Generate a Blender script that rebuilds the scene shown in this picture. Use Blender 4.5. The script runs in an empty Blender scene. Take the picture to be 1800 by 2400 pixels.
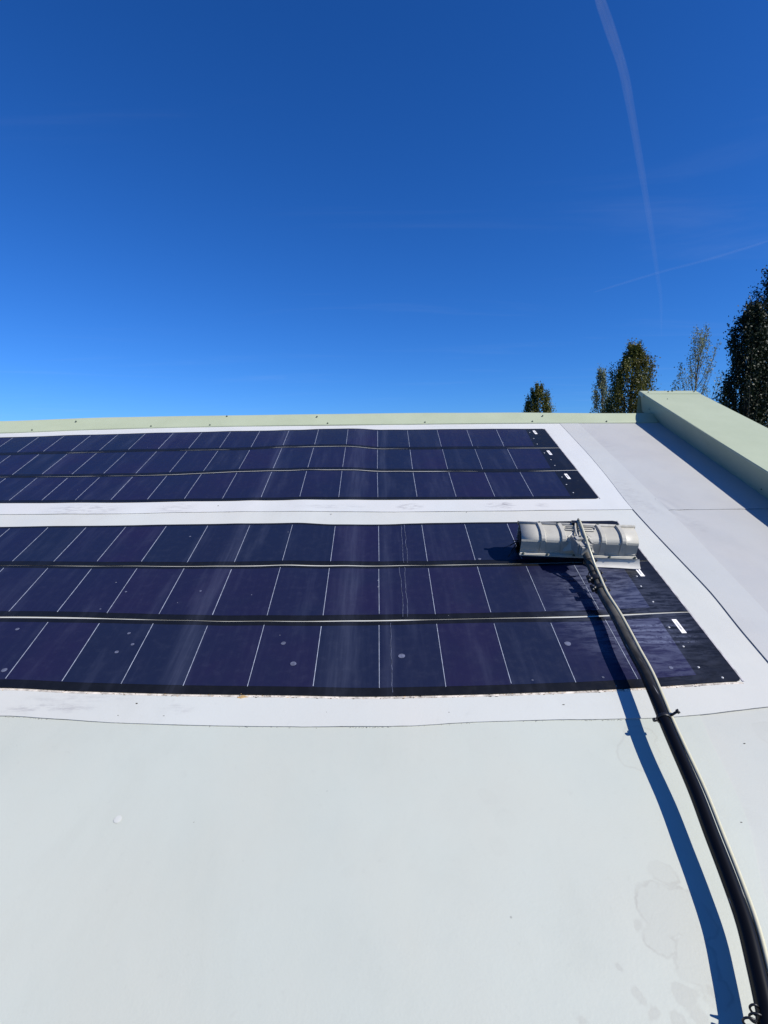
import bpy, bmesh, math, random
from mathutils import Vector, Matrix, noise
random.seed(7)
R_ = math.radians
sc = bpy.context.scene

# ------------------------------------------------------------ camera, sky, sun, exposure
PITCH = 5.5                       # camera looks this far below the horizon
SLOPE = 27.112 - PITCH            # roof pitch
ORG = Vector((0, 0, 5.0))         # foot of the camera on the roof plane
ROOF = Matrix.Translation(ORG) @ Matrix.Rotation(R_(SLOPE), 4, 'X')
cam_d = bpy.data.cameras.new('camera'); cam = bpy.data.objects.new('camera', cam_d)
sc.collection.objects.link(cam); sc.camera = cam
F = 1250.0
cam_d.sensor_fit = 'VERTICAL'; cam_d.sensor_height = 36; cam_d.sensor_width = 27
cam_d.lens = F / 2400 * 36
cam_d.clip_start = 0.05; cam_d.clip_end = 60000
# camera axes written in the roof frame (u right, v up the slope, w normal)
vdir = Vector((886 - 900, 560 - 1200, F)).normalized()
u0 = Vector((math.cos(R_(.7)), -math.sin(R_(.7)), 0)); udir = (u0 - vdir * u0.dot(vdir)).normalized()
wdir = udir.cross(vdir)
if wdir[1] > 0: wdir = -wdir
def roof_vec(cx, cy, cz):
    c = Vector((cx, cy, cz)); return Vector((udir.dot(c), vdir.dot(c), wdir.dot(c)))
X = roof_vec(1, 0, 0); Y = -roof_vec(0, 1, 0); Z = -roof_vec(0, 0, 1)
CM = Matrix(((X[0], Y[0], Z[0], 0), (X[1], Y[1], Z[1], 0), (X[2], Y[2], Z[2], 1.45), (0, 0, 0, 1)))
cam.matrix_world = ROOF @ CM

SUN_ROOF = Vector((.89, -.12, 1.0))
sun_w = (ROOF.to_3x3() @ SUN_ROOF).normalized()
sun_d = bpy.data.lights.new('sun', 'SUN'); sun = bpy.data.objects.new('sun', sun_d)
sc.collection.objects.link(sun)
sun_d.energy = 5.0; sun_d.angle = R_(.53); sun_d.color = (1, .96, .87)
sun.rotation_euler = sun_w.to_track_quat('Z', 'Y').to_euler()
sun.location = (20, -4, 25)

world = bpy.data.worlds.new('World'); sc.world = world; world.use_nodes = True
wn = world.node_tree; wn.nodes.clear()
sky = wn.nodes.new('ShaderNodeTexSky'); sky.sky_type = 'NISHITA'; sky.sun_disc = False
sky.sun_elevation = math.asin(sun_w.z); sky.sun_rotation = math.atan2(sun_w.x, sun_w.y)
sky.altitude = 300; sky.air_density = 1.0; sky.dust_density = .1; sky.ozone_density = 2.6
SKY_GAIN = (.155, .560, 1.240); SKY_POW = (1.39, 1.10, 1.05)   # the camera's saturated blue
sep = wn.nodes.new('ShaderNodeSeparateColor'); comb = wn.nodes.new('ShaderNodeCombineColor')
wn.links.new(sky.outputs[0], sep.inputs[0])
for i in range(3):
    p = wn.nodes.new('ShaderNodeMath'); p.operation = 'POWER'; p.inputs[1].default_value = SKY_POW[i]
    g = wn.nodes.new('ShaderNodeMath'); g.operation = 'MULTIPLY'; g.inputs[1].default_value = SKY_GAIN[i]
    wn.links.new(sep.outputs[i], p.inputs[0]); wn.links.new(p.outputs[0], g.inputs[0]); wn.links.new(g.outputs[0], comb.inputs[i])
wtc = wn.nodes.new('ShaderNodeTexCoord'); wsp = wn.nodes.new('ShaderNodeSeparateXYZ'); wn.links.new(wtc.outputs['Generated'], wsp.inputs[0])
def wm(op, a, b):
    q = wn.nodes.new('ShaderNodeMath'); q.operation = op
    for i, x in enumerate((a, b)):
        if isinstance(x, (int, float)): q.inputs[i].default_value = x
        else: wn.links.new(x, q.inputs[i])
    return q.outputs[0]
zc = wm('MAXIMUM', wsp.outputs[2], .05)
wco = wn.nodes.new('ShaderNodeCombineXYZ'); wn.links.new(wm('DIVIDE', wsp.outputs[0], zc), wco.inputs[0]); wn.links.new(wm('DIVIDE', wsp.outputs[1], zc), wco.inputs[1])
wmp = wn.nodes.new('ShaderNodeMapping'); wmp.inputs['Rotation'].default_value = (0, 0, R_(35)); wmp.inputs['Scale'].default_value = (.35, 1.4, 1); wn.links.new(wco.outputs[0], wmp.inputs[0])
wns = wn.nodes.new('ShaderNodeTexNoise'); wns.inputs['Scale'].default_value = 1.1; wns.inputs['Detail'].default_value = 7; wns.inputs['Roughness'].default_value = .6; wns.inputs['Distortion'].default_value = .8
wn.links.new(wmp.outputs[0], wns.inputs['Vector'])
wrm = wn.nodes.new('ShaderNodeMapRange'); wrm.interpolation_type = 'SMOOTHSTEP'; wn.links.new(wns.outputs['Fac'], wrm.inputs[0])
for i, x in enumerate((.52, .80, 0, .035)): wrm.inputs[i+1].default_value = x
wmx = wn.nodes.new('ShaderNodeMix'); wmx.data_type = 'RGBA'; wn.links.new(wrm.outputs[0], wmx.inputs[0]); wn.links.new(comb.outputs[0], wmx.inputs[6]); wmx.inputs[7].default_value = (7.5, 8.2, 9.5, 1)
bg = wn.nodes.new('ShaderNodeBackground'); bg.inputs[1].default_value = .081
wo = wn.nodes.new('ShaderNodeOutputWorld')
wn.links.new(wmx.outputs[2], bg.inputs[0]); wn.links.new(bg.outputs[0], wo.inputs[0])
sc.view_settings.view_transform = 'Standard'; sc.view_settings.look = 'None'
sc.view_settings.exposure = .30; sc.view_settings.gamma = 1; sc.view_settings.use_curve_mapping = False

# ------------------------------------------------------------ helpers
col = sc.collection
def smooth(x, a, b):
    t = max(0, min(1, (x - a) / (b - a))); return t * t * (3 - 2 * t)
class Curve:
    """monotone-ish cubic through (x, y) knots; constant outside"""
    def __init__(s, pts):
        pts = sorted(pts); s.x = [p[0] for p in pts]; s.y = [p[1] for p in pts]; n = len(pts)
        d = [(s.y[i+1]-s.y[i])/(s.x[i+1]-s.x[i]) for i in range(n-1)]
        s.m = [d[0]*.3] + [0 if d[i-1]*d[i] <= 0 else 2*d[i-1]*d[i]/(d[i-1]+d[i]) for i in range(1, n-1)] + [d[-1]*.3]
    def __call__(s, x):
        if x <= s.x[0]: return s.y[0]
        if x >= s.x[-1]: return s.y[-1]
        i = max(j for j in range(len(s.x)-1) if s.x[j] <= x)
        h = s.x[i+1]-s.x[i]; t = (x-s.x[i])/h
        return ((2*t**3-3*t*t+1)*s.y[i] + (t**3-2*t*t+t)*h*s.m[i] + (3*t*t-2*t**3)*s.y[i+1] + (t**3-t*t)*h*s.m[i+1])
RIDGES = [(-.50, .10, .0055), (-.80, .07, .003), (-.17, .07, .003), (.12, .06, .0018), (-1.25, .12, .003), (.55, .12, .0015), (-1.9, .15, .003), (-2.6, .12, .003), (.95, .1, .001)]
def bumpz(u, v):
    k = smooth(v, 1.3, 2.3) * (1 - smooth(v, 4.3, 4.5))
    b = 0
    if k > 0:
        for c, w, a in RIDGES:
            cc = c + .03 * math.sin(v * 2.3 + c * 9)
            b += a * math.exp(-((u - cc) / w) ** 2) * (.65 + .35 * math.sin(v * 5 + c * 17))
    b *= k
    b += .0022 * math.exp(-((u-1.66)/.13)**2 - ((v-2.82)/.16)**2) * math.sin(u*70 + v*38 + 3*noise.noise(Vector((u*6, v*6, 1)))) * (1 if u > 1.45 else 0)
    b += .0025 * noise.noise(Vector((u * .9, v * 1.3, 3.1))) + .0008 * noise.noise(Vector((u * 3.5, v * 2.5, 7.7)))
    return b

def link(name, me, parent=None, mats=(), loc=None):
    o = bpy.data.objects.new(name, me); col.objects.link(o)
    if me:
        for m in mats: me.materials.append(m)
    if parent: o.parent = parent
    if loc is not None: o.location = loc
    return o
def tag(o, label=None, cat=None, group=None, kind=None):
    if label: o['label'] = label
    if cat: o['category'] = cat
    if group: o['group'] = group
    if kind: o['kind'] = kind
    return o
def empty(name, m, label, cat, group=None):
    o = bpy.data.objects.new(name, None); col.objects.link(o); o.matrix_world = m
    o.empty_display_size = .2
    return tag(o, label, cat, group)
class MB:
    def __init__(s): s.v = []; s.f = []; s.mi = []; s.sm = []
    def face(s, idx, mi=0, sm=False): s.f.append(idx); s.mi.append(mi); s.sm.append(sm)
    def add(s, vs): n = len(s.v); s.v += [tuple(p) for p in vs]; return n
    def quad(s, a, b, c, d, mi=0): n = s.add((a, b, c, d)); s.face((n, n+1, n+2, n+3), mi)
    def box(s, x0, x1, y0, y1, z0, z1, mi=0, M=None):
        ps = [Vector((x, y, z)) for z in (z0, z1) for y in (y0, y1) for x in (x0, x1)]
        if M: ps = [M @ p for p in ps]
        n = s.add(ps)
        for f in ((0,2,3,1),(4,5,7,6),(0,1,5,4),(2,6,7,3),(0,4,6,2),(1,3,7,5)): s.face(tuple(n+i for i in f), mi)
    def grid(s, P, nu, nv, mi=0, sm=True):
        n = s.add([P(i/nu, j/nv) for j in range(nv+1) for i in range(nu+1)])
        for j in range(nv):
            for i in range(nu):
                a = n + j*(nu+1)+i; s.face((a, a+1, a+nu+2, a+nu+1), mi, sm)
        return n
    def slab(s, P, nu, nv, drop, mi=0, em=1):
        """curved sheet with a turned-down edge all round; P(s,t)->Vector, drop = thickness"""
        n = s.grid(P, nu, nv, mi)
        ring = [n+i for i in range(nu+1)] + [n+j*(nu+1)+nu for j in range(1, nv+1)] + [n+nv*(nu+1)+i for i in range(nu-1, -1, -1)] + [n+j*(nu+1) for j in range(nv-1, 0, -1)]
        top = s.add([s.v[i] for i in ring]); bot = s.add([(s.v[i][0], s.v[i][1], s.v[i][2]-drop) for i in ring]); L = len(ring)
        for i in range(L):
            k = (i+1) % L; s.face((top+i, bot+i, bot+k, top+k), em)
    def tube(s, pts, rad, seg=12, mi=0, caps=True, flat=1.0):
        pts = [Vector(p) for p in pts]; n = len(pts)
        rr = rad if callable(rad) else (lambda t: rad)
        up = Vector((0, 0, 1)); rings = []
        for i, p in enumerate(pts):
            t = (pts[min(i+1, n-1)] - pts[max(i-1, 0)]).normalized()
            if i == 0:
                a = t.cross(up)
                if a.length < .1: a = t.cross(Vector((1, 0, 0)))
                a.normalize()
            else: a = (a - t*a.dot(t)).normalized()
            b = t.cross(a); r = rr(i/(n-1))
            rings.append(s.add([p + a*r*math.cos(6.28319*k/seg) + b*r*flat*math.sin(6.28319*k/seg) for k in range(seg)]))
        for i in range(n-1):
            for k in range(seg):
                q = (k+1) % seg; s.face((rings[i]+k, rings[i]+q, rings[i+1]+q, rings[i+1]+k), mi, True)
        if caps:
            s.face(tuple(rings[0]+k for k in reversed(range(seg))), mi); s.face(tuple(rings[-1]+k for k in range(seg)), mi)
    def mesh(s, name):
        me = bpy.data.meshes.new(name); me.from_pydata(s.v, [], s.f)
        me.polygons.foreach_set('material_index', s.mi); me.polygons.foreach_set('use_smooth', s.sm); me.update()
        return me
    def build(s, name, mats, parent=None, loc=None):
        if not isinstance(mats, (list, tuple)): mats = (mats,)
        return link(name, s.mesh(name), parent, mats, loc)
def spline(pts, n):
    """Catmull-Rom through points"""
    P = [Vector(p) for p in pts]; P = [2*P[0]-P[1]] + P + [2*P[-1]-P[-2]]; out = []; m = len(P)-3
    for i in range(n+1):
        x = i/n*m; k = min(int(x), m-1); t = x-k; a, b, c, d = P[k:k+4]
        out.append(.5*((2*b) + (c-a)*t + (2*a-5*b+4*c-d)*t*t + (3*b-a-3*c+d)*t**3))
    return out

# ------------------------------------------------------------ material helpers
class NT:
    def __init__(s, name):
        s.m = bpy.data.materials.new(name); s.m.use_nodes = True; s.t = s.m.node_tree; s.t.nodes.clear()
        s.out = s.n('ShaderNodeOutputMaterial'); s.tc = s.n('ShaderNodeTexCoord')
    def n(s, ty, **k):
        q = s.t.nodes.new(ty)
        for a, b in k.items(): setattr(q, a, b)
        return q
    def l(s, a, b): s.t.links.new(a, b)
    def val(s, sock, x):
        if isinstance(x, (int, float)): sock.default_value = x
        elif isinstance(x, (tuple, list)): sock.default_value = tuple(x) if len(x) == len(sock.default_value) else tuple(x)+(1,)
        else: s.l(x, sock)
    def math(s, op, a, b=None, c=None, clamp=False):
        q = s.n('ShaderNodeMath', operation=op, use_clamp=clamp); s.val(q.inputs[0], a)
        if b is not None: s.val(q.inputs[1], b)
        if c is not None: s.val(q.inputs[2], c)
        return q.outputs[0]
    def vmath(s, op, a, b=None):
        q = s.n('ShaderNodeVectorMath', operation=op); s.val(q.inputs[0], a)
        if b is not None: s.val(q.inputs[1], b)
        return q.outputs['Value'] if op in ('LENGTH', 'DISTANCE', 'DOT_PRODUCT') else q.outputs[0]
    def noise(s, scale, detail=4, rough=.55, vec=None, dist=0, stretch=None):
        v = vec or s.tc.outputs['Object']
        if stretch: v = s.vmath('MULTIPLY', v, stretch)
        q = s.n('ShaderNodeTexNoise'); s.l(v, q.inputs['Vector']); q.inputs['Scale'].default_value = scale
        q.inputs['Detail'].default_value = detail; q.inputs['Roughness'].default_value = rough; q.inputs['Distortion'].default_value = dist
        return q.outputs['Fac'], q.outputs['Color']
    def ramp(s, f, a, b, lo=0., hi=1., st='SMOOTHSTEP'):
        q = s.n('ShaderNodeMapRange', interpolation_type=st); s.val(q.inputs[0], f)
        for i, x in enumerate((a, b, lo, hi)): q.inputs[i+1].default_value = x
        return q.outputs[0]
    def mix(s, f, a, b, mode='MIX'):
        q = s.n('ShaderNodeMix', data_type='RGBA', blend_type=mode); s.val(q.inputs[0], f); s.val(q.inputs[6], a); s.val(q.inputs[7], b)
        return q.outputs[2]
    def bump(s, h, st=.2, d=.01):
        q = s.n('ShaderNodeBump'); q.inputs['Strength'].default_value = st; q.inputs['Distance'].default_value = d; s.l(h, q.inputs['Height'])
        return q.outputs[0]
    def pbr(s, base, rough=.5, spec=.5, normal=None, **k):
        q = s.n('ShaderNodeBsdfPrincipled'); s.val(q.inputs['Base Color'], base); s.val(q.inputs['Roughness'], rough)
        s.val(q.inputs['Specular IOR Level'], spec)
        if normal: s.l(normal, q.inputs['Normal'])
        for a, b in k.items(): s.val(q.inputs[a.replace('_', ' ')], b)
        s.l(q.outputs[0], s.out.inputs[0]); return s.m
    def uv(s):
        q = s.n('ShaderNodeSeparateXYZ'); s.l(s.tc.outputs['Object'], q.inputs[0]); return q.outputs[0], q.outputs[1]
def gauss(t, vec, c, r):
    """soft elliptical mask at plan point c with radii r"""
    d = t.vmath('LENGTH', t.vmath('DIVIDE', t.vmath('SUBTRACT', vec, (c[0], c[1], 0)), (r[0], r[1], 1e3)))
    return t.ramp(d, .35, 1.0, 1, 0)
def flatvec(t):
    return t.vmath('MULTIPLY', t.tc.outputs['Object'], (1, 1, 0))

def simple(name, base, rough=.5, spec=.5, var=.15, scale=20, bump=0, **k):
    t = NT(name); f, _ = t.noise(scale, 5)
    c = t.mix(t.ramp(f, .3, .7), tuple(x*(1-var) for x in base), tuple(min(1, x*(1+var)) for x in base))
    nrm = t.bump(f, bump, .002) if bump else None
    return t.pbr(c, rough, spec, nrm, **k)

def membrane(name, base, smudges=(), stains=(), rough=.5):
    t = NT(name); v = flatvec(t)
    big, bc = t.noise(.9, 3, .5); mid, _ = t.noise(5, 5, .6); fine, _ = t.noise(160, 3, .6)
    c = t.mix(t.ramp(big, .3, .7), tuple(x*.955 for x in base), tuple(x*1.02 for x in base))
    hue, _ = t.noise(1.6, 4, .6, stretch=(1, .7, 1)); film, _ = t.noise(2.6, 6, .68, dist=.5, stretch=(1, .45, 1)); spk, _ = t.noise(38, 4, .7)
    c = t.mix(t.ramp(hue, .35, .68, 0, .8), c, (base[0]*1.02, base[1]*.985, base[2]*.965))
    c = t.mix(t.ramp(film, .46, .74, 0, .16), c, (base[0]*.70, base[1]*.70, base[2]*.68))
    c = t.mix(t.ramp(mid, .5, .85, 0, .10), c, (base[0]*.72, base[1]*.72, base[2]*.73))
    c = t.mix(t.ramp(spk, .58, .80, 0, .12), c, (.25, .25, .23))
    # tiny grains of dirt
    vo = t.n('ShaderNodeTexVoronoi'); t.l(t.tc.outputs['Object'], vo.inputs['Vector']); vo.inputs['Scale'].default_value = 9
    grn = t.math('MULTIPLY', t.ramp(vo.outputs['Distance'], .018, .03, 1, 0), t.ramp(mid, .5, .6))
    c = t.mix(t.math('MULTIPLY', grn, .55), c, (.18, .18, .17))
    for (cu, cv, ru, rv, a) in smudges:
        n2, _ = t.noise(14, 5, .7, stretch=(1, 3.5, 1))
        k = t.math('MULTIPLY', gauss(t, v, (cu, cv), (ru, rv)), t.ramp(n2, .42, .68, 0, a))
        c = t.mix(k, c, (.24, .23, .24))
    if stains:
        _, nc = t.noise(9, 4, .6)
        wv = t.vmath('ADD', v, t.vmath('MULTIPLY', t.vmath('SUBTRACT', nc, (.5, .5, .5)), (.075, .075, 0)))
        def sdf(cs):
            d = None
            for (cu, cv, r) in cs:
                e = t.math('SUBTRACT', t.vmath('DISTANCE', wv, (cu, cv, 0)), r)
                d = e if d is None else t.math('MINIMUM', d, e)
            return d
        for cs, fill, rim in stains:
            d = sdf(cs)
            ring = t.ramp(t.math('ABSOLUTE', d), .0005, .006, 1, 0)
            ins = t.ramp(d, -.004, .003, 1, 0)
            br, _ = t.noise(13, 3)
            k = t.math('ADD', t.math('MULTIPLY', t.math('MULTIPLY', ring, t.ramp(br, .35, .6)), rim), t.math('MULTIPLY', ins, fill), clamp=True)
            c = t.mix(k, c, (.34, .335, .30))
    h = t.math('ADD', t.math('MULTIPLY', fine, .25), mid)
    return t.pbr(c, t.ramp(mid, .3, .7, rough-.07, rough+.07), .5, t.bump(h, .22, .004))

M = {}
M['near'] = membrane('near_membrane', (.443, .468, .422), stains=[
    ([(.66, .70, .055), (.69, .60, .045), (.63, .64, .03), (.70, .78, .03), (.72, .69, .06), (.70, .545, .035)],  .17, .55),
    ([(.593, .668, .014), (.514, .588, .008), (.529, .537, .012), (.548, .508, .013), (.407, .505, .007), (.636, .542, .024), (.689, .544, .012), (.648, .506, .020), (.60,.49,.018)], .34, .16),
    ([(.80, 1.14, .07), (.83, 1.20, .05)],   .05, .30), ([(-.62, 1.10, .012)], .04, .1), ([(-.1, .80, .02), (-.13, .84, .015)], .05, .03), ([(-1.0, .7, .03)], .04, .03), ([(.30, 1.0, .025), (.33, .93, .03), (.30, .86, .02)], .05, .06)])
M['near_right'] = membrane('near_right_membrane', (.437, .452, .418), stains=[([(1.26, 1.21, .05), (1.33, 1.18, .05)], .08, .2), ([(1.02, .93, .03)], .05, .05)])
M['low'] = membrane('low_membrane', (0.505, 0.516, 0.488), smudges=[(-1.18, 1.355, .22, .03, .5), (-1.10, 1.40, .25, .03, .25), (-.72, 1.345, .08, .03, .3)], rough=.46)
M['up'] = membrane('up_membrane', (0.547, 0.556, 0.547), smudges=[(-1.80, 2.90, .30, .10, .55), (-1.25, 2.9, .18, .1, .35), (.17, 2.885, .10, .055, .85), (.72, 2.885, .12, .055, .95), (.98, 2.88, .08, .04, .4), (-.3, 2.9, .3, .04, .3), (.6, 4.42, .25, .03, .4)], rough=.44)
M['right'] = membrane('right_membrane', (0.396, 0.401, 0.398), smudges=[(1.62, 3.4, .10, .5, .25), (1.75, 3.9, .1, .4, .2), (1.75, 2.6, .08, .12, .3)])
M['tape'] = membrane('tape_membrane', (0.432, 0.441, 0.432), smudges=[(1.57, 3.0, .1, .4, .3)], rough=.46)
def edge_mat():
    t = NT('lap_edge'); f, _ = t.noise(11, 5, .7); g, _ = t.noise(70, 3, .6)
    k = t.math('MULTIPLY', t.ramp(f, .38, .66), t.ramp(g, .3, .6), clamp=True)
    return t.pbr(t.mix(k, (.46, .455, .44), (.20, .19, .175)), .8, .2)
M['edge'] = edge_mat()

def green_mat():
    t = NT('green_coated_steel'); f, _ = t.noise(3, 5, .6); g, _ = t.noise(45, 4, .7)
    c = t.mix(t.ramp(f, .3, .7), (0.356, 0.396, 0.275), (0.387, 0.427, 0.302))
    c = t.mix(t.ramp(g, .52, .8, 0, .28), c, (.30, .31, .24))
    q, _ = t.noise(7, 5, .65, stretch=(4, .6, 4))
    c = t.mix(t.ramp(q, .55, .8, 0, .22), c, (.36, .36, .29))
    return t.pbr(c, .5, .4, t.bump(f, .06, .01))
M['green'] = green_mat()
M['screw'] = simple('screw_steel', (.05, .07, .06), .5, .5)
M['wall'] = simple('rendered_wall', (.52, .52, .49), .85, .2, scale=6, bump=.2)
M['white_trim'] = simple('eave_trim', (.42, .48, .37), .5)

def cell_mat(name, end=False):
    t = NT(name); u, v = t.uv(); vec = flatvec(t)
    info = t.n('ShaderNodeObjectInfo'); rnd = info.outputs['Random']
    if end: base = (.0065, .0068, .0075)
    else:
        a = t.mix(t.ramp(rnd, 0, 1, 0, 1, 'LINEAR'), (.0105, .0124, .037), (.0135, .0114, .039))
        r2 = t.math('FRACT', t.math('MULTIPLY', rnd, 7.31))
        a = t.mix(t.ramp(r2, .70, .76, 0, .7), a, (.0088, .0138, .033))
        n1, _ = t.noise(2.2, 4, .6)
        base = t.mix(t.ramp(n1, .35, .7, 0, .6), a, (.0090, .0135, .036))
    # dust veil, mottling; streaks down the slope partly paint the sheen of buckles
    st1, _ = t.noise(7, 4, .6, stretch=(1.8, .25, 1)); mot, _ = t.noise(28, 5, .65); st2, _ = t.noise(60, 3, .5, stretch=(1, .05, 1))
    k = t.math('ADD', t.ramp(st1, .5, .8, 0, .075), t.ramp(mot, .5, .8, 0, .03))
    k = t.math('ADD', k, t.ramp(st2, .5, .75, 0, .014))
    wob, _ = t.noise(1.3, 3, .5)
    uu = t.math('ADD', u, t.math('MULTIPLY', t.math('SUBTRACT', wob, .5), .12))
    for c0, w0, a0 in ((-.78, .07, .125), (-.17, .10, .12), (.02, .04, .09), (-1.72, .05, .05), (-2.35, .07, .06), (.35, .06, .025)):  # bright bands painted where the buckled laminate would reflect the sky
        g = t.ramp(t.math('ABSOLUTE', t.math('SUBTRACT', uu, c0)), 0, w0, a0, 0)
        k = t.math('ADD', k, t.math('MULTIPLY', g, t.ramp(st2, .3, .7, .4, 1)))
    # washed area round the brush: wet film, its rippled glints painted in as paler colour
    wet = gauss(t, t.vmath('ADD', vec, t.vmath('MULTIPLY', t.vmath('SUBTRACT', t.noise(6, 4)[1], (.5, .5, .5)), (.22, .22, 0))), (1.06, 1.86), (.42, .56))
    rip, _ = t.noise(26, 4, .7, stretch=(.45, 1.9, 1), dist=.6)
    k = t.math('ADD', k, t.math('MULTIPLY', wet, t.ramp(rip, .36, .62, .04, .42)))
    # rows of drops where the flap has dragged, glints painted as pale tint
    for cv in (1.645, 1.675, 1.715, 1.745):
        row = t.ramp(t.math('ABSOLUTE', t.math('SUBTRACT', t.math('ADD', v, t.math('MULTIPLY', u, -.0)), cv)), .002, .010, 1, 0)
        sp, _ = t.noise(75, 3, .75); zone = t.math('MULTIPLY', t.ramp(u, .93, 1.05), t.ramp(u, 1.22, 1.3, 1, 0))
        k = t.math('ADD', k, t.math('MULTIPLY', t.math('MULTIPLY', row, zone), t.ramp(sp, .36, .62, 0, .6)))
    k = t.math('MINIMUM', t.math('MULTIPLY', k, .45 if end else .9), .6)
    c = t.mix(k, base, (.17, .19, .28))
    # specks and drops
    vo = t.n('ShaderNodeTexVoronoi'); t.l(t.tc.outputs['Object'], vo.inputs['Vector']); vo.inputs['Scale'].default_value = 11
    sk = t.math('MULTIPLY', t.ramp(vo.outputs['Distance'], .016, .03, 1, 0), t.ramp(t.noise(3.1, 2)[0], .52, .56))
    c = t.mix(t.math('MULTIPLY', sk, .6), c, (.55, .57, .60))
    rough = t.math('SUBTRACT', t.ramp(mot, .3, .7, .30, .42), t.math('MULTIPLY', wet, .14))
    h = t.math('ADD', t.math('MULTIPLY', rip, wet), t.math('MULTIPLY', mot, .25))
    return t.pbr(c, rough, .32, t.bump(h, .16, .004))
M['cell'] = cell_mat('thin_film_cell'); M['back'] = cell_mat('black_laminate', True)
M['bus'] = simple('silver_busbar', (.32, .35, .42), .35, .6, .25, 40)
M['sticker'] = simple('white_sticker', (.82, .80, .79), .5, .4, .04)
M['print'] = simple('sticker_print', (.10, .10, .11), .6)
M['rivet'] = simple('rivet_white', (.62, .62, .62), .35, .6)
M['residue'] = simple('pale_residue', (.095, .105, .16), .7, .2, .3, 60)
M['crack'] = simple('crease_line', (.075, .085, .13), .6, .3, .5, 50)
M['sealedge'] = simple('clear_edge_seal', (.42, .40, .40), .35, .6, .3, 30)

# ------------------------------------------------------------ measured plan of the roof (metres: u across, v up the slope)
LOW_TOP = Curve([(-2.187,2.697),(-1.756,2.695),(-1.393,2.695),(-.996,2.697),(-.505,2.696),(-.265,2.672),(.011,2.664),(.275,2.673),(.777,2.671),(1.344,2.668)])
GAP45 = Curve([(-1.928,2.285),(-1.336,2.263),(-.870,2.251),(-.500,2.247),(.007,2.232),(.466,2.232),(1.329,2.241)])
GAP56 = Curve([(-1.666,1.869),(-1.204,1.847),(-.849,1.826),(-.648,1.816),(-.302,1.808),(.002,1.806),(.397,1.809),(.792,1.810),(1.324,1.832)])
LOW_BOT = Curve([(-1.406,1.455),(-1.099,1.432),(-.673,1.409),(-.340,1.397),(-.002,1.384),(.327,1.386),(.576,1.392),(.922,1.407),(1.291,1.430)])
UP_TOP = Curve([(-3.182,4.278),(-2.332,4.319),(-1.366,4.351),(-.681,4.371),(-.287,4.391),(.028,4.341),(.812,4.332),(1.377,4.314)])
GAP12 = Curve([(-2.924,3.868),(-2.226,3.890),(-1.696,3.905),(-1.160,3.909),(-.717,3.949),(-.301,3.953),(.023,3.879),(.735,3.866),(1.347,3.852)])
GAP23 = Curve([(-2.646,3.427),(-1.841,3.419),(-1.286,3.436),(-.971,3.470),(-.322,3.476),(.019,3.435),(.501,3.417),(.979,3.400),(1.350,3.404)])
UP_BOT = Curve([(-2.383,3.009),(-1.655,2.992),(-.936,2.995),(-.360,2.993),(.014,2.981),(.730,2.964),(1.344,2.954)])
FL_BOT = Curve([(-3.251,4.388),(-2.491,4.448),(-1.701,4.477),(-.898,4.487),(.029,4.479),(1.036,4.468),(2.250,4.427)])
FL_TOP = Curve([(-3.338,4.558),(-2.356,4.629),(-1.329,4.638),(.031,4.638),(1.060,4.612),(2.217,4.544)])
LAP_NEAR = Curve([(-1.325,1.327),(-1.034,1.300),(-.632,1.273),(-.320,1.262),(-.003,1.256),(.464,1.271),(.816,1.272),(1.014,1.279),(1.320,1.315),(2.4,1.40)])
LAP_MID = Curve([(-2.287,2.856),(-1.769,2.843),(-1.012,2.849),(-.152,2.829),(.012,2.821),(.865,2.812),(1.489,2.808)])
VSEAM = Curve([(1.3,1.45),(1.676,1.463),(2.013,1.485),(2.411,1.483),(2.8,1.488),(3.32,1.522),(3.827,1.544),(4.413,1.552)])
VSEAM2 = Curve([(1.3,1.60),(1.887,1.633),(2.247,1.651),(2.65,1.674),(3.5,1.69),(4.4,1.70)])
VSEAM3 = Curve([(-1.2,.55),(.3,.82),(.737,.930),(.806,.959),(.921,1.004),(1.055,1.030),(1.157,1.044),(1.5,1.10)])
BOXB = lambda v: 2.363 + (v - 2.913) * .0305        # foot of the verge box
UL = -6.2
K = lambda x: (lambda _: x)

def sheet(mat, uL, uR, vB, vT, z0, thick, nu, nv, name='membrane_sheet', parent=None):
    def P(s, t):
        u = 0.
        vv = vB(0) + (vT(0) - vB(0)) * t
        for _ in range(3):
            u = uL(vv) + (uR(vv) - uL(vv)) * s
            vv = vB(u) + (vT(u) - vB(u)) * t
        j = 0
        if t in (0., 1.): vv += .0022 * noise.noise(Vector((u * 6, vv * 3, 1))) + .001 * noise.noise(Vector((u * 30, 4, 1)))
        lift = .0012 * (noise.noise(Vector((u * 4, vv * 4, 5))) + .6) * math.exp(-min(t, 1) * nv * .7) if t < .2 else 0
        return Vector((u, vv, z0 + bumpz(u, vv) + max(0, lift)))
    mb = MB(); mb.slab(P, nu, nv, thick)
    return mb.build(name, (M[mat], M['edge']), parent, None)

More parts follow.
